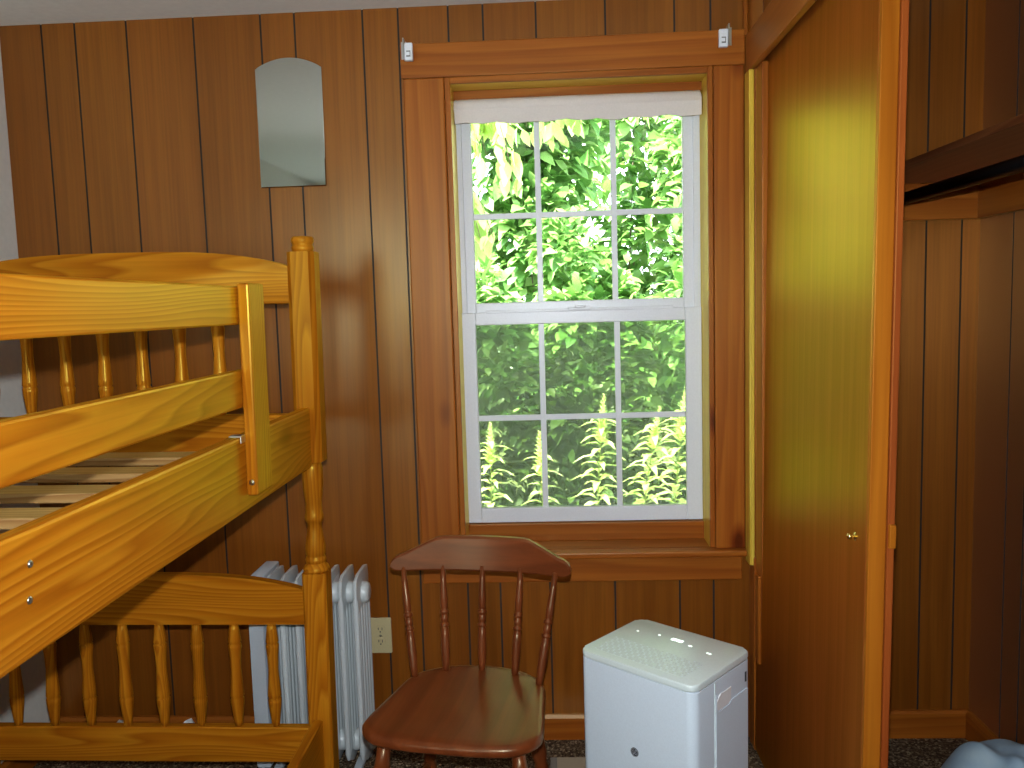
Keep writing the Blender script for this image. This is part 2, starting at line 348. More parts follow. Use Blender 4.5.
# ------------------------------------------------------------------ window
win = bpy.data.objects.new('window_1', None); COL.objects.link(win); win.location = (.098, .11, .668); win['kind'] = 'structure'
WO = win.location.copy()
def frame(bm, x0, x1, z0, z1, y0, y1, wl, wr, wb, wt, bev=.003):
    box(bm, x0, x0+wl, y0, y1, z0, z1, bev); box(bm, x1-wr, x1, y0, y1, z0, z1, bev)
    box(bm, x0+wl, x1-wr, y0, y1, z0, z0+wb, bev); box(bm, x0+wl, x1-wr, y0, y1, z1-wt, z1, bev)
bm = nb(); frame(bm, -.282, .474, .664, 1.995, .118, .158, .022, .022, .02, .02); obj('frame', bm, 'vinyl', win, WO)
# upper sash (outer track)
bm = nb(); frame(bm, -.262, .456, 1.34, 1.985, .126, .150, .030, .034, .036, .04); us = obj('sash', bm, 'vinyl', win, WO)
GX0, GX1 = -.235, .421
def grille(z0, z1, zm, y, xs):
    bm = nb(); g = .009
    for x in xs: box(bm, x-g, x+g, y-.004, y+.004, z0, z1, .002)
    box(bm, GX0, GX1, y-.0035, y+.0035, zm-g, zm+g, .002); return bm
obj('muntin_grille', grille(1.372, 1.955, 1.646, .1385, (-.0265, .209)), 'vinyl', us, WO)
bm = nb(); box(bm, GX0, GX1, .1455, .147, 1.372, 1.955); obj('pane', bm, 'glass', us, WO)
# lower sash (inner track)
bm = nb(); frame(bm, -.280, .4725, .670, 1.346, .104, .125, .046, .050, .048, .040); ls = obj('sash', bm, 'vinyl', win, WO)
obj('muntin_grille', grille(.714, 1.31, 1.009, .1135, (-.0275, .2105)), 'vinyl', ls, WO)
bm = nb(); box(bm, -.236, .424, .1175, .119, .714, 1.31); obj('pane', bm, 'glass', ls, WO)
bm = nb(); box(bm, -.20, .385, .100, .108, 1.343, 1.352, .002); obj('lift_rail', bm, 'vinyl', ls, WO)
bm = nb(); box(bm, .058, .128, .097, .122, 1.346, 1.356, .003); box(bm, .08, .112, .094, .106, 1.352, 1.362, .003); obj('sash_lock', bm, 'vinyl', ls, WO)
bm = nb(); frame(bm, -.262, .456, .672, 1.34, .1515, .1575, .02, .02, .02, .02, .001); sf = obj('insect_screen', bm, 'vinyl', win, WO)
bm = nb(); box(bm, -.244, .438, .1540, .1545, .69, 1.322); obj('mesh', bm, 'screen', sf, WO)
w2 = bpy.data.objects.new('added_window', None); COL.objects.link(w2); w2.location = ((V0+V1)/2, YF-.07, VZ0); w2['kind'] = 'structure'  # added window, never in view; sky through it gives fill and wall sheen
bm = nb(); frame(bm, V0, V1, VZ0, VZ1, YF-.11, YF-.03, .04, .04, .04, .04); box(bm, V0+.04, V1-.04, YF-.10, YF-.05, (VZ0+VZ1)/2-.02, (VZ0+VZ1)/2+.02); obj('frame', bm, 'vinyl', w2, w2.location)
bm = nb(); box(bm, V0+.04, V1-.04, YF-.08, YF-.077, VZ0+.04, VZ1-.04); obj('pane', bm, 'glass', w2, w2.location)
# roller shade rolled up under the head
sh = thing('roller_shade', 'rolled up off-white roller shade across the top of the window', 'window shade', (.098, .088, 1.97))
bm = nb(); lathe(bm, [(-.374, .017), (-.370, .021), (0, .0215), (.367, .021), (.371, .017)], (.098, .082, 1.973), 20, (1, 0, 0)); obj('fabric_roll', bm, 'shade', sh, sh.location)
bm = nb(); n = 24
vs = [[], []]
for k in range(n+1):
    x = -.274+.744*k/n
    for j, (yy, zz) in enumerate(((.064, 1.972), (.066, 1.919+.003*math.sin(k*1.9)+.002*math.sin(k*.7)))): vs[j].append(((x, yy, zz)))
for k in range(n):
    q = [vs[0][k], vs[0][k+1], vs[1][k+1], vs[1][k]]
    A = [bm.verts.new(p) for p in q]; B = [bm.verts.new((p[0], p[1]+.006, p[2])) for p in q]
    bm.faces.new(A); bm.faces.new(B[::-1])
    for i in range(4): bm.faces.new((A[i], B[i], B[(i+1) % 4], A[(i+1) % 4]))
bmesh.ops.remove_doubles(bm, verts=bm.verts, dist=1e-5)
obj('fabric_hem', bm, 'shade', sh, sh.location)
for x in (-.2755, .4705):
    bm = nb(); lathe(bm, [(0, .004), (.006, .004)], (x, .082, 1.973), 10, (1 if x > 0 else -1, 0, 0)); lathe(bm, [(-.002, .010), (.001, .010)], (x, .082, 1.973), 12, (1, 0, 0)); obj('end_pin', bm, 'metal', sh, sh.location)

# ------------------------------------------------------------------ closet front: header, jambs, sliding doors
bm = nb(); box(bm, .580, .600, -1.75, -.021, 2.010, 2.117, .003); box(bm, .600, .655, -1.75, -.0, 2.085, 2.117); struct('trim_9', bm, 'trimY')
bm = nb(); box(bm, .592, .602, -.079, -.024, .60, 2.009, .003); struct('trim_10', bm, 'trimZ')
bm = nb(); box(bm, .5765, .592, -.075, -.0215, .575, 2.009, .003); struct('trim_15', bm, 'daylitZ')  # corner strip, yellow window light put into its colour
bm = nb(); box(bm, .594, .612, -.150, -.079, 0, 2.009, .003); box(bm, .588, .612, -.079, -.02, 0, .60, .003); box(bm, .584, .594, -.145, -.105, .30, .565, .003); struct('trim_11', bm, 'trimZ')
bm = nb(); prism(bm, [(.577, 0), (.592, 0), (.592, -.012), (.585, -.02), (.577, -.02)], 'Z', 2.118, CEIL); struct('trim_12', bm, 'trimZ')
def door(name, x0, x1, y0, y1, edge, mats):
    d = bpy.data.objects.new(name, None); COL.objects.link(d); d.location = ((x0+x1)/2, (y0+y1)/2, 1.03); d['kind'] = 'structure'
    bm = nb(); box(bm, x0, x1, y0+edge, y1, .012, 2.06, .0015); obj('panel', bm, mats[0], d, d.location)
    bm = nb(); box(bm, x0, x1, y0, y0+edge, .012, 2.06, .002); obj('edge_strip', bm, mats[1], d, d.location)
    d.rotation_euler.y = .012
    return d
d1 = door('door_1', .601, .634, -.925, -.085, .012, ('doorply', 'dooredge'))
bm = nb(); lathe(bm, [(0, .009), (.0015, .009), (.003, .006)], (.601, -.858, .888), 20, (-1, 0, 0)); lathe(bm, [(0, .0045), (.006, .004), (.009, .0065), (.012, .0072), (.015, .006), (.017, .002)], (.601, -.858, .888), 16, (-1, 0, 0))
obj('pull_knob', bm, 'brass', d1, d1.location, smooth=40)
d2 = door('door_2', .6345, .648, -.930, -.085, .012, ('doorply', 'dooredge2'))
bm = nb(); box(bm, .6345, .647, -.940, -.930, .886, .932, .002); obj('finger_block', bm, 'dooredge', d2, d2.location)
# closet interior
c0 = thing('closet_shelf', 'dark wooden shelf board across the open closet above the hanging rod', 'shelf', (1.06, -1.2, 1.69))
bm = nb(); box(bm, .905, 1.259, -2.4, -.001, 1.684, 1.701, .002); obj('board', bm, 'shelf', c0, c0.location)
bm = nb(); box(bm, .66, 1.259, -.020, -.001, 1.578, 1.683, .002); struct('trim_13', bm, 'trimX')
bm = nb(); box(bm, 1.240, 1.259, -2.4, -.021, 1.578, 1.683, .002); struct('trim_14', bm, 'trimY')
bm = nb(); lathe(bm, [(0, .0165), (2.36, .0165)], (.962, -2.4, 1.622), 20, (0, 1, 0)); lathe(bm, [(2.36, .028), (2.379, .028)], (.962, -2.4, 1.622), 20, (0, 1, 0))
tag(obj('closet_rod', bm, 'black', None, (.962, -1.2, 1.622)), 'black round hanging rod running under the closet shelf', 'closet rod')

# ------------------------------------------------------------------ bunk bed
S = .967
def bx(x): return x*S
def by(y): return -2.5+S*(y+2.5)
def bz(z): return 1.368+S*(z-1.368)
BED = Vector((bx(-1.131), by(-1.3), 0))
BED.z = 0
bed = thing('bunk_bed', 'honey pine bunk bed with turned spindles along the left wall', 'bunk bed', BED)
PXC, PXL = -.641, -1.621                                            # post centre lines
def spindle_profile(h):
    pr = [(0, 8.5), (.06, 10), (.16, 13), (.235, 15.2), (.265, 15.6), (.28, 13.2), (.295, 15.4), (.33, 15), (.42, 13.4), (.55, 11.6), (.68, 12.6), (.765, 14.6), (.785, 14.8), (.80, 12.4), (.815, 14.6), (.84, 14), (.93, 11.6), (1, 9)]
    return [(t*h, r*.00115) for t, r in pr]
TURN = [(.968, 20), (.963, 24), (.949, 27), (.9045, 27.5), (.88, 25), (.855, 21.5), (.828, 22), (.821, 24), (.812, 25), (.807, 24), (.802, 21), (.796, 18.5), (.785, 18.6), (.771, 21), (.745, 25), (.7275, 27), (.712, 26), (.708, 23), (.705, 26), (.698, 28), (.692, 27), (.689, 25)]
def octo(cx, cy, h, c):
    return [(cx+a, cy+b) for a, b in ((h, -h+c), (h, h-c), (h-c, h), (-h+c, h), (-h, h-c), (-h, -h+c), (-h+c, -h), (h-c, -h))]
def post(px, yc):
    cx, cy = bx(px), yc
    bm = nb(); prism(bm, octo(cx, cy, .0315, .006), 'Z', 0, bz(.665)); 
    lathe(bm, [(bz(.665), .0315), (bz(.672), .035), (bz(.680), .031), (bz(.686), .026), (bz(.690), .025)], (cx, cy, 0), 24)
    p = obj('post', bm, 'pineZ', bed, BED)
    bm = nb(); lathe(bm, [(bz(z), r*.001*S) for z, r in TURN[::-1]], (cx, cy, 0), 24); obj('turned_column', bm, 'pineZ', p, BED)
    bm = nb(); prism(bm, octo(cx, cy, .0345, .012), 'Z', bz(.968), bz(1.520)); obj('upper_post', bm, 'pineZ', p, BED)
    bm = nb(); lathe(bm, [(bz(1.520), .024), (bz(1.524), .026), (bz(1.530), .0275), (bz(1.536), .026), (bz(1.538), .0245), (bz(1.542), .026), (bz(1.548), .0285), (bz(1.555), .028), (bz(1.559), .025), (bz(1.560), .02)], (cx, cy, 0), 24)
    obj('finial', bm, 'pineZ', p, BED)
SP_ = 1.014
def ex(x): return bx(x)*SP_
def ez(z): return 1.368+(bz(z)-1.368)*SP_
def arch_rail(z0, z1, zc, yc, th=.026):
    xa, xb = bx(PXL)+.03, bx(PXC)-.02; n = 28; top = []
    for k in range(n+1):
        t = k/n; u = abs(2*t-1); s = 1-u**3.2
        top.append((xb+(xa-xb)*t, ez(z1)+(ez(zc)-ez(z1))*s))
    bm = nb(); prism(bm, [(xa, ez(z0)), (xb, ez(z0))]+top, 'Y', yc-th/2, yc+th/2, .004); obj('top_rail', bm, 'pineX', bed, BED, smooth=35)
def end_panel(yc, spindles=True):
    for dz in (0, .858):
        if spindles or not dz: arch_rail(.529+dz, .621+dz, .668+dz, yc)
        bm = nb(); box(bm, bx(PXL)+.03, bx(PXC)-.02, yc-.013, yc+.013, ez(.141+dz), ez(.241+dz), .004); obj('cross_rail', bm, 'pineX', bed, BED)
        if spindles:
            for k in range(8):
                x = ex(-.7705-.1034*k)+.008; bm = nb(); h = ez(.533+dz)-ez(.239+dz)
                lathe(bm, spindle_profile(h), (x, yc, ez(.239+dz)), 18); obj('spindle', bm, 'pineZ', bed, BED)
YH = by(-.38)+.035; YT = YH-1.96
for yc in (YH, YT):
    for px in (PXC, PXL): post(px, yc)
end_panel(YH); end_panel(YT, False)
XO = bx(-.630)
def side(x0, x1):
    bm = nb(); box(bm, x0, x1, YT+.034, YH-.034, bz(.958), bz(1.115), .005); u = obj('side_rail', bm, 'pineY', bed, BED)
    bm = nb(); box(bm, x0, x1, YT+.034, YH-.034, bz(.112), bz(.262), .005); obj('side_rail', bm, 'pineY', bed, BED)
    return u
sr = side(XO-.026, XO); side(bx(PXL)-.004, bx(PXL)+.022)
for (y, z) in ((-1.556, 1.073), (-1.562, 1.03)):
    bm = nb(); lathe(bm, [(0, .005), (.0015, .0042), (.002, .002)], (XO, by(y), bz(z)), 12, (1, 0, 0)); obj('screw', bm, 'metal', sr, BED)
bed.rotation_euler.y = .0095; bed.location.x -= .0138; bed.location.z += .0054
# ledgers and slats
for z in (1.0, .15):
    for xx in ((XO-.048, XO-.026), (bx(PXL)+.022, bx(PXL)+.044)):
        bm = nb(); box(bm, *xx, YT+.05, YH-.05, bz(z)-.022, bz(z), .002); obj('slat_ledger', bm, 'pineY', bed, BED)
    for k in range(10):
        y = YH-.17-.185*k; bm = nb()
        box(bm, bx(PXL)+.026, XO-.028, y-.040, y+.040, bz(z), bz(z)+.019, .003); obj('slat', bm, 'slat', bed, BED)
# guard rails and their upright straps
for z0, z1 in ((1.343, 1.421), (1.173, 1.250)):
    bm = nb(); box(bm, XO-.020, XO, by(-1.95), by(-.80), bz(z0), bz(z1), .004); obj('guard_rail', bm, 'pineY', bed, BED)
for yy in (-.755, -1.90):
    bm = nb(); box(bm, XO, XO+.023, by(yy-.092), by(yy), bz(.990), bz(1.427), .004); g = obj('guard_strap', bm, 'pineZ', bed, BED)
    bm = nb(); lathe(bm, [(0, .006), (.003, .006), (.004, .003)], (XO+.012, by(yy-.092), bz(1.018)), 12, (-.3, -1, 0)); obj('screw', bm, 'metal', g, BED)
bm = nb(); box(bm, XO-.022, XO+.002, by(-.872), by(-.848), bz(1.115), bz(1.115)+.0035, .001); box(bm, XO+.0005, XO+.003, by(-.872), by(-.848), bz(1.103), bz(1.115)+.0035, .001); obj('metal_clip', bm, 'metal', bed, BED)

# ------------------------------------------------------------------ chair
ch = thing('wooden_chair', 'dark brown spindle-back wooden chair standing below the window', 'chair', (-.225, -.615, 0), math.radians(-9))
SZ = .43
out = []
pts = [(0, -.203), (.10, -.200), (.165, -.185), (.203, -.145), (.207, -.10), (.197, -.03), (.186, .05), (.178, .10), (.155, .145), (.10, .185), (.05, .200), (0, .204)]
ctrl = pts+[(-x, y) for x, y in pts[-2:0:-1]]
def catmull(P, n=4):
    r = []; L = len(P)
    for i in range(L):
        p0, p1, p2, p3 = (Vector(P[(i+k-1) % L]) for k in range(4))
        for k in range(n):
            t = k/n; r.append(.5*((2*p1)+(p2-p0)*t+(2*p0-5*p1+4*p2-p3)*t*t+(3*p1-p0-3*p2+p3)*t**3))
    return r
oc = catmull(ctrl)
bm = nb(); rings = []
for sc_, z in ((.0, SZ-.008), (.35, SZ-.0075), (.62, SZ-.004), (.82, SZ-.001), (.93, SZ), (.975, SZ-.002), (1.0, SZ-.009), (1.0, SZ-.020), (.985, SZ-.024), (.95, SZ-.027), (0, SZ-.027)):
    if sc_ == 0: rings.append([bm.verts.new((0, 0, z))])
    else: rings.append([bm.verts.new((p.x*sc_, p.y*sc_, z)) for p in oc])
for a, b in zip(rings, rings[1:]):
    n = len(oc)
    for k in range(n):
        if len(a) == 1: bm.faces.new((a[0], b[k], b[(k+1) % n]))
        elif len(b) == 1: bm.faces.new((a[k], a[(k+1) % n], b[0]))
        else: bm.faces.new((a[k], b[k], b[(k+1) % n], a[(k+1) % n]))
obj('seat', bm, 'chairY', ch, smooth=50)
SP = [(0, 8.5), (.10, 9.5), (.22, 11.5), (.34, 11), (.41, 10), (.42, 7.5), (.43, 12), (.45, 12), (.46, 7.5), (.47, 9), (.50, 10.5), (.53, 9), (.54, 7.5), (.55, 12), (.575, 12), (.585, 7.5), (.60, 9.5), (.70, 10), (.85, 8), (1, 6.5)]
for (x0, y0, x1, y1) in ((-.162, .112, -.207, .185), (-.092, .158, -.107, .213), (0, .174, -.002, .222), (.090, .158, .102, .213), (.160, .112, .197, .185)):
    a = Vector((x0, y0, SZ-.006)); b = Vector((x1, y1, .690)); d = b-a; bm = nb()
    lathe(bm, [(t*d.length, r*.001) for t, r in SP], a, 16, d); obj('spindle', bm, 'chairZ', ch)
# crest rail: bent board with sloped shoulders
bm = nb(); n = 40; th = .021; grid = []
for k in range(n+1):
    s = math.sin((-1+2*k/n)*math.pi/2); x = .238*s; yc = .226-.050*s*s; a = abs(s)
    e_ = max(0, (a-.88)/.12); top = .765 if a < .5 else .765-.040*((a-.5)/.38) if a < .88 else .697+.028*math.sqrt(max(0, 1-e_*e_))
    bot = .682-.006*(1-a) if a < .88 else .697-.0157*math.sqrt(max(.0004, 1-e_*e_))
    col = []
    for (zz, yy) in ((bot, -.4), (bot+.004, -.5), (top-.006, -.5), (top, -.3), (top, .3), (top-.006, .5), (bot+.004, .5), (bot, .4)):
        tilt = (zz-.68)*.16
        col.append(bm.verts.new((x, yc+yy*th+tilt, zz)))
    grid.append(col)
for a, b in zip(grid, grid[1:]):
    for k in range(8): bm.faces.new((a[k], a[(k+1) % 8], b[(k+1) % 8], b[k]))
bm.faces.new(grid[0]); bm.faces.new(grid[-1][::-1])
obj('crest_rail', bm, 'chairX', ch, smooth=22)
LEG = [(0, 12), (.08, 13), (.25, 17), (.40, 18), (.45, 15), (.47, 19), (.50, 15), (.56, 20), (.70, 19), (.80, 15), (.84, 19), (.88, 17), (1, 14)]
feet = {}
for nm, (x0, y0, x1, y1) in {'fl': (-.15, -.145, -.19, -.19), 'fr': (.155, -.135, .195, -.18), 'bl': (-.125, .12, -.165, .195), 'br': (.13, .12, .172, .195)}.items():
    a = Vector((x1, y1, 0)); b = Vector((x0, y0, SZ-.03)); d = b-a; bm = nb(); feet[nm] = (a, b)
    lathe(bm, [(t*d.length, r*.001) for t, r in LEG], a, 16, d)
    for v in bm.verts: v.co.z = max(v.co.z, 0)
    obj('leg', bm, 'chairZ', ch)
def at(nm, t): a, b = feet[nm]; return a.lerp(b, t)
STR = [(0, 7), (.2, 9), (.45, 13), (.5, 14), (.55, 13), (.8, 9), (1, 7)]
for p, q in ((at('fl', .42), at('bl', .42)), (at('fr', .42), at('br', .42))):
    bm = nb(); lathe(bm, [(t*(q-p).length, r*.001) for t, r in STR], p, 12, q-p); obj('stretcher', bm, 'chairY', ch)
p = (at('fl', .42)+at('bl', .42))/2; q = (at('fr', .42)+at('br', .42))/2
bm = nb(); lathe(bm, [(t*(q-p).length, r*.001) for t, r in STR], p, 12, q-p); obj('stretcher', bm, 'chairX', ch)

# ------------------------------------------------------------------ dehumidifier
dh = thing('dehumidifier', 'white boxy dehumidifier on the carpet between chair and closet door', 'dehumidifier', (.25, -.615, 0), math.radians(-41))
W_, D_, H_ = .312, .251, .553
bm = nb(); prism(bm, rrect(W_-.001, D_-.001, .022), 'Z', .012, .535, .002); prism(bm, rrect(W_-.006, D_-.006, .020), 'Z', .534, .538)
obj('body', bm, 'plastic', dh, smooth=40)
bm = nb(); prism(bm, rrect(W_, D_, .022), 'Z', .537, H_, .0045, seg=3); lid = obj('lid', bm, 'plastic_top', dh, smooth=50)
bm = nb()
box(bm, -.132, .112, -.100, -.012, H_-.0005, H_+.0004, 0, 0)
for i in range(40):
    for j in range(13):
        x = -.128+.236*i/39+(.003 if j % 2 else 0); y = -.097+.082*j/12
        if R.random() < .9: box(bm, x-.0017, x+.0017, y-.0013, y+.0013, H_+.0003, H_+.0009, 0, 1 if (i+j) % 3 else 2)
obj('air_outlet_grille', bm, ['plastic_top', 'vent', 'plastic'], lid)
for (x, y, a, b) in ((-.110, .050, .0028, .002), (-.055, .062, .003, .002), (.037, .053, .0045, .0022), (.092, .044, .006, .0018)):
    bm = nb(); box(bm, x-a, x+a, y-b, y+b, H_-.0005, H_+.0008, .001); obj('indicator_light', bm, 'led', lid)
bm = nb()
for x in (-.012, .004): box(bm, x-.007, x+.007, .056, .068, H_-.0005, H_+.0008, .001)
obj('display', bm, 'led', lid)
# bucket side with a pale plate for the flash-lit handle recess
bm = nb(); xs = W_/2-.0005
prism(bm, [(-.040, .03), (.104, .03), (.104, .470), (.028, .470), (.020, .462), (-.028, .462), (-.036, .470), (-.036, .505), (-.040, .505)], 'X', xs-.0005, xs+.003, .001); obj('bucket', bm, 'plastic', dh)
bm = nb(); box(bm, xs-.0005, xs+.0014, -.0425, -.040, .03, .534, 0); obj('bucket_seam', bm, 'plastic_top', dh)
bm = nb()
prism(bm, [(-.034, .464), (.018, .464), (.028, .472), (.028, .500), (-.020, .500), (-.034, .488)], 'X', xs-.0005, xs+.0022, .001); obj('handle_lit_plate', bm, 'label', dh)  # shallow pale plate; flash catching the recess is put into its colour
bm = nb(); box(bm, xs-.004, xs+.0008, .094, .102, .486, .510, .001); obj('latch_slot', bm, 'dark', dh)
bm = nb(); lathe(bm, [(0, .0105), (.0012, .0105)], (0, -D_/2+.0005, .353), 28, (0, -1, 0)); bd = obj('round_badge', bm, 'dark', dh)
# script monogram in the badge
bm = nb(); yb = -D_/2-.0006
def stroke(pts, r=.0007): tube(bm, [(x*.001, yb, .353+z*.001) for x, z in pts], r, 6)
stroke([(9*math.cos(t), 9*math.sin(t)) for t in [2*math.pi*k/28 for k in range(29)]], .00055)
stroke([(-.6, 3.6), (-2.2, 5), (-4.6, 4.4), (-5.6, 1.4), (-5, -2.4), (-2.8, -3.8), (-.8, -2.4), (-.3, .2), (-1.6, 1.0), (-2.8, .1), (-1.8, -1.2), (-.3, .2), (-.4, -3.2), (-2.2, -5.6), (-4.2, -5.0)])
stroke([(5.2, 3.4), (4.4, 5), (2.2, 4.8), (1.4, 2.6), (2.6, 1.0), (4.2, 1.2), (2.4, .8), (.9, -.8), (1.4, -3.2), (3.4, -4.0), (5.4, -2.4), (5.8, -.8)])
obj('badge_monogram', bm, 'silver', bd)
for x in (-.12, .12):
    for y in (-.085, .085):
        bm = nb(); lathe(bm, [(0, .012), (.013, .014)], (x, y, 0), 14); obj('caster', bm, 'dark', dh)

# ------------------------------------------------------------------ oil radiator
RX = -.560; RY0, RY1 = -.252, -.098
ra = thing('oil_radiator', 'white oil-filled radiator with upright fins behind the bed post', 'radiator heater', (-.70, -.175, 0))
def fin_outline(z0, z1):
    y0, y1 = RY0, RY1
    return [(y0, z0+.05), (y0+.012, z0+.02), (y0+.05, z0), (y1-.05, z0), (y1-.012, z0+.02), (y1, z0+.05), (y1, z1-.030), (y1-.006, z1-.006), (y1-.03, z1), (y0+.03, z1), (y0+.006, z1-.012), (y0, z1-.045)]
for k in range(7):
    x = RX-.010-.0425*k; bm = nb()
    prism(bm, fin_outline(.045, .612), 'X', x-.005, x+.005, .003)
    for j in range(5):
        y = RY0+.016+(RY1-RY0-.032)*j/4
        lathe(bm, [(.07, .004), (.10, .0095), (.50, .0095), (.53, .004)], (x, y, 0), 10)
    lathe(bm, [(.07, .003), (.09, .0085), (.54, .0085), (.556, .003)], (x, RY0+.003, 0), 10)
    f = obj('fin', bm, 'radiator', ra, ra.location, smooth=40)
    for z in (.545, .095):
        bm = nb(); lathe(bm, [(-.021, .024), (-.016, .031), (.012, .031), (.019, .027), (.022, .018)], (x+.003, -.175, z), 22, (1, 0, 0)); obj('hub', bm, 'radiator', f, ra.location, smooth=50)
    if k == 2:
        bm = nb(); prism(bm, [(RY0+.015, .50), (-.12, .53), (-.12, .585), (RY0+.015, .575)], 'X', x+.0052, x+.0062); lb = obj('warning_label', bm, 'label', f, ra.location)
bm = nb(); prism(bm, [(RY0-.006, .05), (RY1, .05), (RY1, .610), (RY0+.03, .612), (RY0+.004, .600), (RY0-.006, .585)], 'X', -.866, -.858, .002)
prism(bm, [(RY0-.008, .055), (RY1+.004, .055), (RY1+.004, .616), (RY0+.02, .616), (RY0-.008, .590)], 'X', -.880, -.836, .006); obj('control_box', bm, 'radbox', ra, ra.location, smooth=40)
for x in (-.585, -.82):
    bm = nb(); box(bm, x-.012, x+.012, -.262, -.088, .040, .052, .003); obj('foot_bar', bm, 'radbox', ra, ra.location)
    for y in (-.245, -.105):
        bm = nb(); lathe(bm, [(-.010, .018), (-.008, .023), (.008, .023), (.010, .018)], (x, y, .023), 16, (1, 0, 0)); obj('caster', bm, 'grey', ra, ra.location)

# ------------------------------------------------------------------ small things on the wall and floor
ou = thing('power_outlet', 'ivory double wall outlet between radiator and chair', 'outlet', (-.554, 0, .3425))
bm = nb(); prism(bm, rrect(.070, .1145, .004, 3, -.557, .3425), 'Y', -.006, 0, .0015); obj('cover_plate', bm, 'ivory', ou, ou.location)
for z in (.3625, .3225):
    bm = nb(); prism(bm, [(-.557+.0165*math.cos(t)*1.0, z+max(-.0125, min(.0125, .0165*math.sin(t)))) for t in [2*math.pi*k/28 for k in range(28)]], 'Y', -.0075, -.0055, .0005); rc = obj('receptacle', bm, 'ivory', ou, ou.location)
    bm = nb(); box(bm, -.5640, -.5618, -.0079, -.007, z-.001, z+.007); box(bm, -.5522, -.5500, -.0079, -.007, z-.002, z+.007); lathe(bm, [(0, .0024), (.0009, .0024)], (-.557, -.007, z-.007), 10, (0, -1, 0)); obj('slots', bm, 'dark', rc, ou.location)
bm = nb(); lathe(bm, [(0, .003), (.0012, .0025)], (-.557, -.006, .3425), 10, (0, -1, 0)); obj('screw', bm, 'metal', ou, ou.location)
bm = nb(); top = []
for k in range(21):
    t = k/20; top.append((-.661-.201*t, 2.085+.030*(1-(2*t-1)**2)))
prism(bm, [(-.863, 1.739), (-.663, 1.739)]+top, 'Y', -.006, -.0, .003)
mi = thing('wall_mirror', 'small frameless arched mirror on the panelled wall left of the window', 'mirror', (-.762, 0, 1.9))
obj('glass', bm, 'mirror', mi, mi.location)
mi.location.x += .005
for nm, s, x, lb in (('curtain_rod_bracket', -1, -.402, 'small white metal curtain rod bracket at left end of window head casing'), ('curtain_rod_bracket', 1, .528, 'small white metal curtain rod bracket at right end of window head casing')):
    b = thing(nm, lb, 'curtain bracket', (x, -.022, 2.11), 0, None)
    bm = nb(); box(bm, x-.002-.001, x+.002-.001, -.052, -.022, 2.085, 2.143, .0008); box(bm, x-.012 if s < 0 else x-.004, x+.004 if s < 0 else x+.012, -.0235, -.0215, 2.09, 2.14, .0005); obj('mounting_plate', bm, 'metal', b, b.location)
    xa, xb = (x+.002, x+.026) if s < 0 else (x-.030, x-.004)
    bm = nb(); box(bm, xa, xb, -.056, -.040, 2.078, 2.128, .003); hk = obj('rod_holder', bm, 'vinyl', b, b.location)
    bm = nb(); cx = (xa+xb)/2; box(bm, cx-.006, cx+.006, -.0566, -.0555, 2.088, 2.092); box(bm, cx-.006, cx+.006, -.0566, -.0555, 2.102, 2.105); box(bm, cx+.004, cx+.006, -.0566, -.0555, 2.092, 2.102); obj('rod_slot', bm, 'grey', hk, b.location)
fr_ = thing('floor_register', 'low beige metal floor register beside the dehumidifier', 'floor vent', (.04, -.19, 0))
bm = nb(); box(bm, -.012, .12, -.225, -.140, 0, .016, .003); obj('body', bm, 'beige', fr_, fr_.location)
bm = nb(); box(bm, -.030, -.010, -.222, -.145, 0, .018, .002); obj('lever_end', bm, 'grey', fr_, fr_.location)
bm = nb(); box(bm, -.031, -.008, -.223, -.220, .0175, .020, .0005); obj('rim', bm, 'metal', fr_, fr_.location)
def crumple(name, loc, sx, sy, sz, label, cat, m, sub=3, amp=.25, seed=1, group=None):
    from mathutils import noise
    bm = nb(); bmesh.ops.create_icosphere(bm, subdivisions=sub, radius=1)
    for v in bm.verts:
        p = v.co.copy(); k = 1+amp*noise.noise(p*2.1+Vector((seed, 0, 0)))+amp*.5*abs(noise.noise(p*4.7+Vector((0, seed, 0))))
        v.co = Vector((p.x*sx*k, p.y*sy*k, max(0, p.z*.5+.5 if p.z < 0 else .5+p.z*.5)*sz*k))
        if p.z < -.3: v.co.z = 0
    o = obj(name, bm, m, None, None, smooth=180 if sub > 3 else 20); o.location = loc; return tag(o, label, cat, group)
crumple('white_scrap', (-1.385, -.055, 0), .03, .025, .09, 'white scrap of unclear kind at the baseboard, nearer the left wall', 'scrap', 'label', 2, .4, 3)  # white scrap of unclear kind, crumpled shape made up
crumple('white_scrap', (-1.175, -.060, 0), .05, .028, .085, 'wider white scrap of unclear kind at the baseboard behind the bed middle', 'scrap', 'label', 2, .4, 8)  # second scrap, its kind equally unclear
def cloth_heap():
    from mathutils import noise
    bm = nb(); n = 60; V = []
    for i in range(n+1):
        row = []
        for j in range(n+1):
            u, v = -1+2*i/n, -1+2*j/n
            r = math.sqrt(u*u+v*v); x, y = .21*u, .30*v
            fold = .5*math.sin(9*u+5*v+2.5*noise.noise(Vector((u*1.5, v*1.5, 3))))+.5*math.sin(13*v-4*u+3*noise.noise(Vector((u*2, v*2, 7))))
            h = max(0, 1-r**2.6)
            z = .25*(1+.5*u)*h**.55*(1+.12*noise.noise(Vector((u*2, v*2, 1))))+.016*fold*min(1, h*2)
            row.append(bm.verts.new((x*(1-.12*max(0, r-.7)), y, max(.0, z))))
        V.append(row)
    for i in range(n):
        for j in range(n): bm.faces.new((V[i][j], V[i+1][j], V[i+1][j+1], V[i][j+1]))
    bmesh.ops.delete(bm, geom=[f for f in bm.faces if all(v.co.z <= .0005 for v in f.verts)], context='FACES')
    o = obj('folded_cloth', bm, 'cloth', None, None, smooth=180); o.location = (1.085, -.62, 0); o.scale = (.8, 1.2, .95)
    tag(o, 'heap of pale blue cloth on the closet floor', 'cloth')
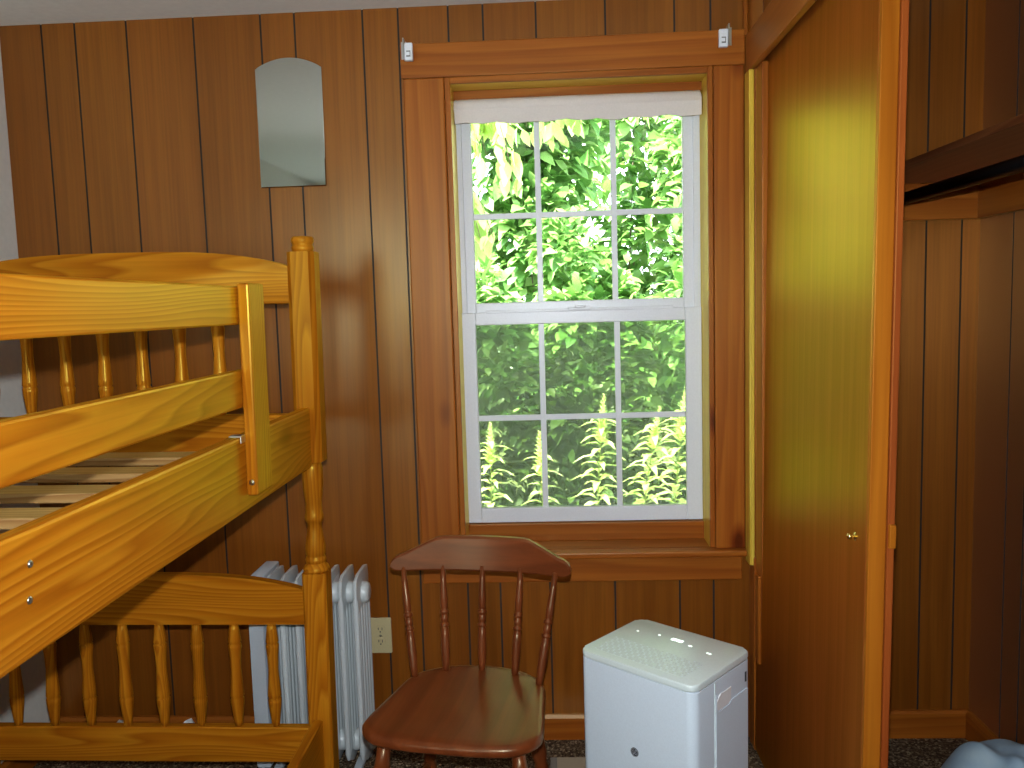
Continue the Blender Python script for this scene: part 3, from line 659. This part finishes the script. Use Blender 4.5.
cloth_heap()

# ------------------------------------------------------------------ garden outside the window
GZ = -.25
bm = nb(); bmesh.ops.create_grid(bm, x_segments=30, y_segments=30, size=1)
for v in bm.verts: v.co = Vector((v.co.x*9, 9.2+v.co.y*9, GZ+.05*math.sin(v.co.x*23)*math.cos(v.co.y*19)))
o = obj('ground', bm, 'soil', None, None); o['kind'] = 'structure'
def leaf(bm, p, d, up, L, Wd, mi=0, bend=.25):
    d = d.normalized(); side = d.cross(up)
    if side.length < 1e-4: side = Vector((1, 0, 0))
    side.normalize(); nrm = side.cross(d)
    a = bm.verts.new(p); t1 = p+d*L*.32; t2 = p+d*L*.68-nrm*L*bend*.35; e = p+d*L-nrm*L*bend
    l1 = bm.verts.new(t1+side*Wd*.5+nrm*Wd*.12); r1 = bm.verts.new(t1-side*Wd*.5+nrm*Wd*.12); c1 = bm.verts.new(t1)
    l2 = bm.verts.new(t2+side*Wd*.40+nrm*Wd*.10); r2 = bm.verts.new(t2-side*Wd*.40+nrm*Wd*.10); c2 = bm.verts.new(t2); ee = bm.verts.new(e)
    for f in ((a, c1, l1), (a, r1, c1), (c1, c2, l2, l1), (c1, r1, r2, c2), (c2, ee, l2), (c2, r2, ee)):
        q = bm.faces.new(f); q.material_index = mi; q.smooth = True
def rv(): return Vector((R.gauss(0, 1), R.gauss(0, 1), R.gauss(0, 1))).normalized()
def shrub(name, label, cat, x, y, rx, ry, h, n, L, m, z0=GZ, lo=.0, droop=.2, group='trees and shrubs behind the window'):
    t = thing(name, label, cat, (x, y, z0), 0, group); bm = nb()
    blobs = []
    for k in range(16):
        a = R.uniform(0, 2*math.pi); rr = R.uniform(.1, .85); zz = R.uniform(lo, .92)
        prof = math.sqrt(max(.05, 1-(2*zz-.85)**2*.75))
        blobs.append((Vector((rx*rr*math.cos(a)*prof, ry*rr*math.sin(a)*prof, h*zz)), R.uniform(.25, .42)))
    for k in range(n):
        c, s = R.choice(blobs); d = rv(); d.z = abs(d.z)*.7+d.z*.3 if R.random() < .6 else d.z; d.normalize()
        p = c+Vector((d.x*s*rx*1.1, d.y*s*ry*1.1, d.z*s*h*.55))*R.uniform(.7, 1.05)
        if p.z < .03: continue
        dd = (d+rv()*.7+Vector((0, 0, -droop))).normalized(); s2 = R.uniform(.7, 1.3)
        leaf(bm, p, dd, (Vector((0, 0, 1))+rv()*.6).normalized(), L*s2, L*s2*.58)
    obj('foliage', bm, m, t, recalc=False)
    for k in range(5):
        c, s = blobs[k]; bm = nb()
        tube(bm, [(0.04*math.cos(k), .04*math.sin(k), 0), (c.x*.3, c.y*.3, c.z*.45), (c.x, c.y, c.z)], [.02, .014, .006], 6); obj('stem', bm, 'bark', t)
    return t
# goldenrod-like weeds close to the window
def weed(x, y, tip, label, lean=(0, 0), nl=64, L=.115):
    t = thing('tall_weed', label, 'plant', (x, y, GZ), 0, 'sunlit weeds below the window'); H = tip-GZ
    def axis(u): return Vector((lean[0]*u*u, lean[1]*u*u, H*u))
    bm = nb(); tube(bm, [axis(k/10) for k in range(11)], [.006-.0045*k/10 for k in range(11)], 6); obj('stem', bm, 'stem', t)
    bm = nb()
    for k in range(nl):
        u = .12+.80*k/nl; a = k*2.4; Lu = L*(1.15-.55*u)*R.uniform(.85, 1.15); p = axis(u)
        d = Vector((math.cos(a), math.sin(a), .45)); leaf(bm, p, d, Vector((0, 0, 1)), Lu, Lu*.30, 0, .6)
    obj('leaves', bm, 'gold', t, recalc=False)
    bm = nb()
    for k in range(70):
        u = .80+.20*(k/70); a = k*2.4; s = .045*(1.08-(k/70))+.012; d = Vector((math.cos(a), math.sin(a), 1.0))
        leaf(bm, axis(u), d, Vector((0, 0, 1)), s, s*.42, 0, .2)
    obj('flower_plume', bm, 'gold', t, recalc=False)
weed(-.31, 1.46, .80, 'bright weed at the far left of the lower window panes', (.01, 0), 58, .15)
weed(-.05, 1.22, .79, 'narrow bright weed left of the lower window middle', (-.01, 0), 54, .13)
weed(.19, 1.42, .93, 'tallest bright weed in the middle of the lower window', (.06, 0), 76, .15)
weed(.42, 1.62, .84, 'leaning bright weed in the right lower panes', (.12, 0), 76, .16)
weed(.52, 1.20, .975, 'tall leaning weed at the far right of the window', (.08, 0), 76, .15)
# shrubs and trees, near to far
shrub('leafy_shrub', 'round-leaved green shrub low behind the weeds, left', 'shrub', -.70, 3.4, .62, .5, 1.95, 2600, .125, 'leafA')
shrub('leafy_shrub', 'broad green shrub behind the middle window panes', 'shrub', .42, 4.2, .62, .5, 2.15, 3000, .125, 'leafA')
shrub('leafy_shrub', 'green shrub filling the right window panes', 'shrub', 1.30, 3.2, .55, .5, 2.35, 2800, .115, 'leafA')
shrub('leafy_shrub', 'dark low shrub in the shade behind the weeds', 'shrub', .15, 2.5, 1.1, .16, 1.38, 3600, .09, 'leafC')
shrub('leafy_tree', 'green tree far behind the shrubs at right', 'tree', 2.35, 6.6, 1.15, .9, 4.6, 4600, .19, 'leafA')
shrub('leafy_tree', 'tall light green tree far behind the shrubs at middle', 'tree', -.05, 6.2, 1.0, .8, 4.3, 5000, .18, 'leafA')
shrub('leafy_tree', 'pale green tree at far left with sky above it', 'tree', -2.7, 6.6, 1.0, .9, 3.3, 3200, .18, 'leafB')
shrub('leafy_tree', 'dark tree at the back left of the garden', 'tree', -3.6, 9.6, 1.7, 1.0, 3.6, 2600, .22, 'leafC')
shrub('leafy_tree', 'broad green tree closing the garden at the back', 'tree', 1.1, 9.6, 2.0, 1.0, 5.2, 4600, .24, 'leafA')
# tree close by whose branches hang into the upper panes
tr = thing('overhanging_tree', 'tree with pale drooping leaves hanging into the upper window panes', 'tree', (-1.5, 2.3, GZ))
bm = nb(); tube(bm, [(0, 0, 0), (.03, .02, 1.2), (-.04, .05, 2.4), (.1, .05, 3.4)], [.09, .075, .06, .035], 10); obj('trunk', bm, 'bark', tr)
for k, (x0, z0, x1, y1, z1) in enumerate(((.05, 2.9, 1.3, -.2, 2.75), (.08, 3.1, 1.75, .1, 3.0), (.1, 3.2, 2.3, -.1, 3.05), (.05, 2.6, 1.05, .25, 2.35), (.1, 3.3, 2.7, .2, 3.1), (.08, 3.25, 2.0, .45, 3.25))):
    P = [Vector((x0, 0, z0)), Vector(((x0+x1)/2, y1*.5, (z0+z1)/2+.22)), Vector((x1, y1, z1))]
    bm = nb(); tube(bm, P, [.022, .014, .005], 6)
    B = nb()
    for j in range(24):
        t = .25+.75*j/23; a = P[0].lerp(P[1], t); b = P[1].lerp(P[2], t); c = a.lerp(b, t)
        e = c+Vector((R.uniform(-.12, .18), R.uniform(-.25, .25), R.uniform(-.50, -.08)))
        tube(bm, [c, (c+e)/2+Vector((0, 0, .06)), e], [.005, .003, .002], 5)
        for q in range(13):
            p = c.lerp(e, R.uniform(.15, 1))+rv()*.05
            d = Vector((R.uniform(-.5, .6), R.uniform(-.5, .5), -1.0)); s = R.uniform(.09, .15); leaf(B, p, d, rv(), s, s*.5, 0, .12)
    br = obj('branch', bm, 'bark', tr); obj('foliage', B, 'leafB', br, recalc=False)
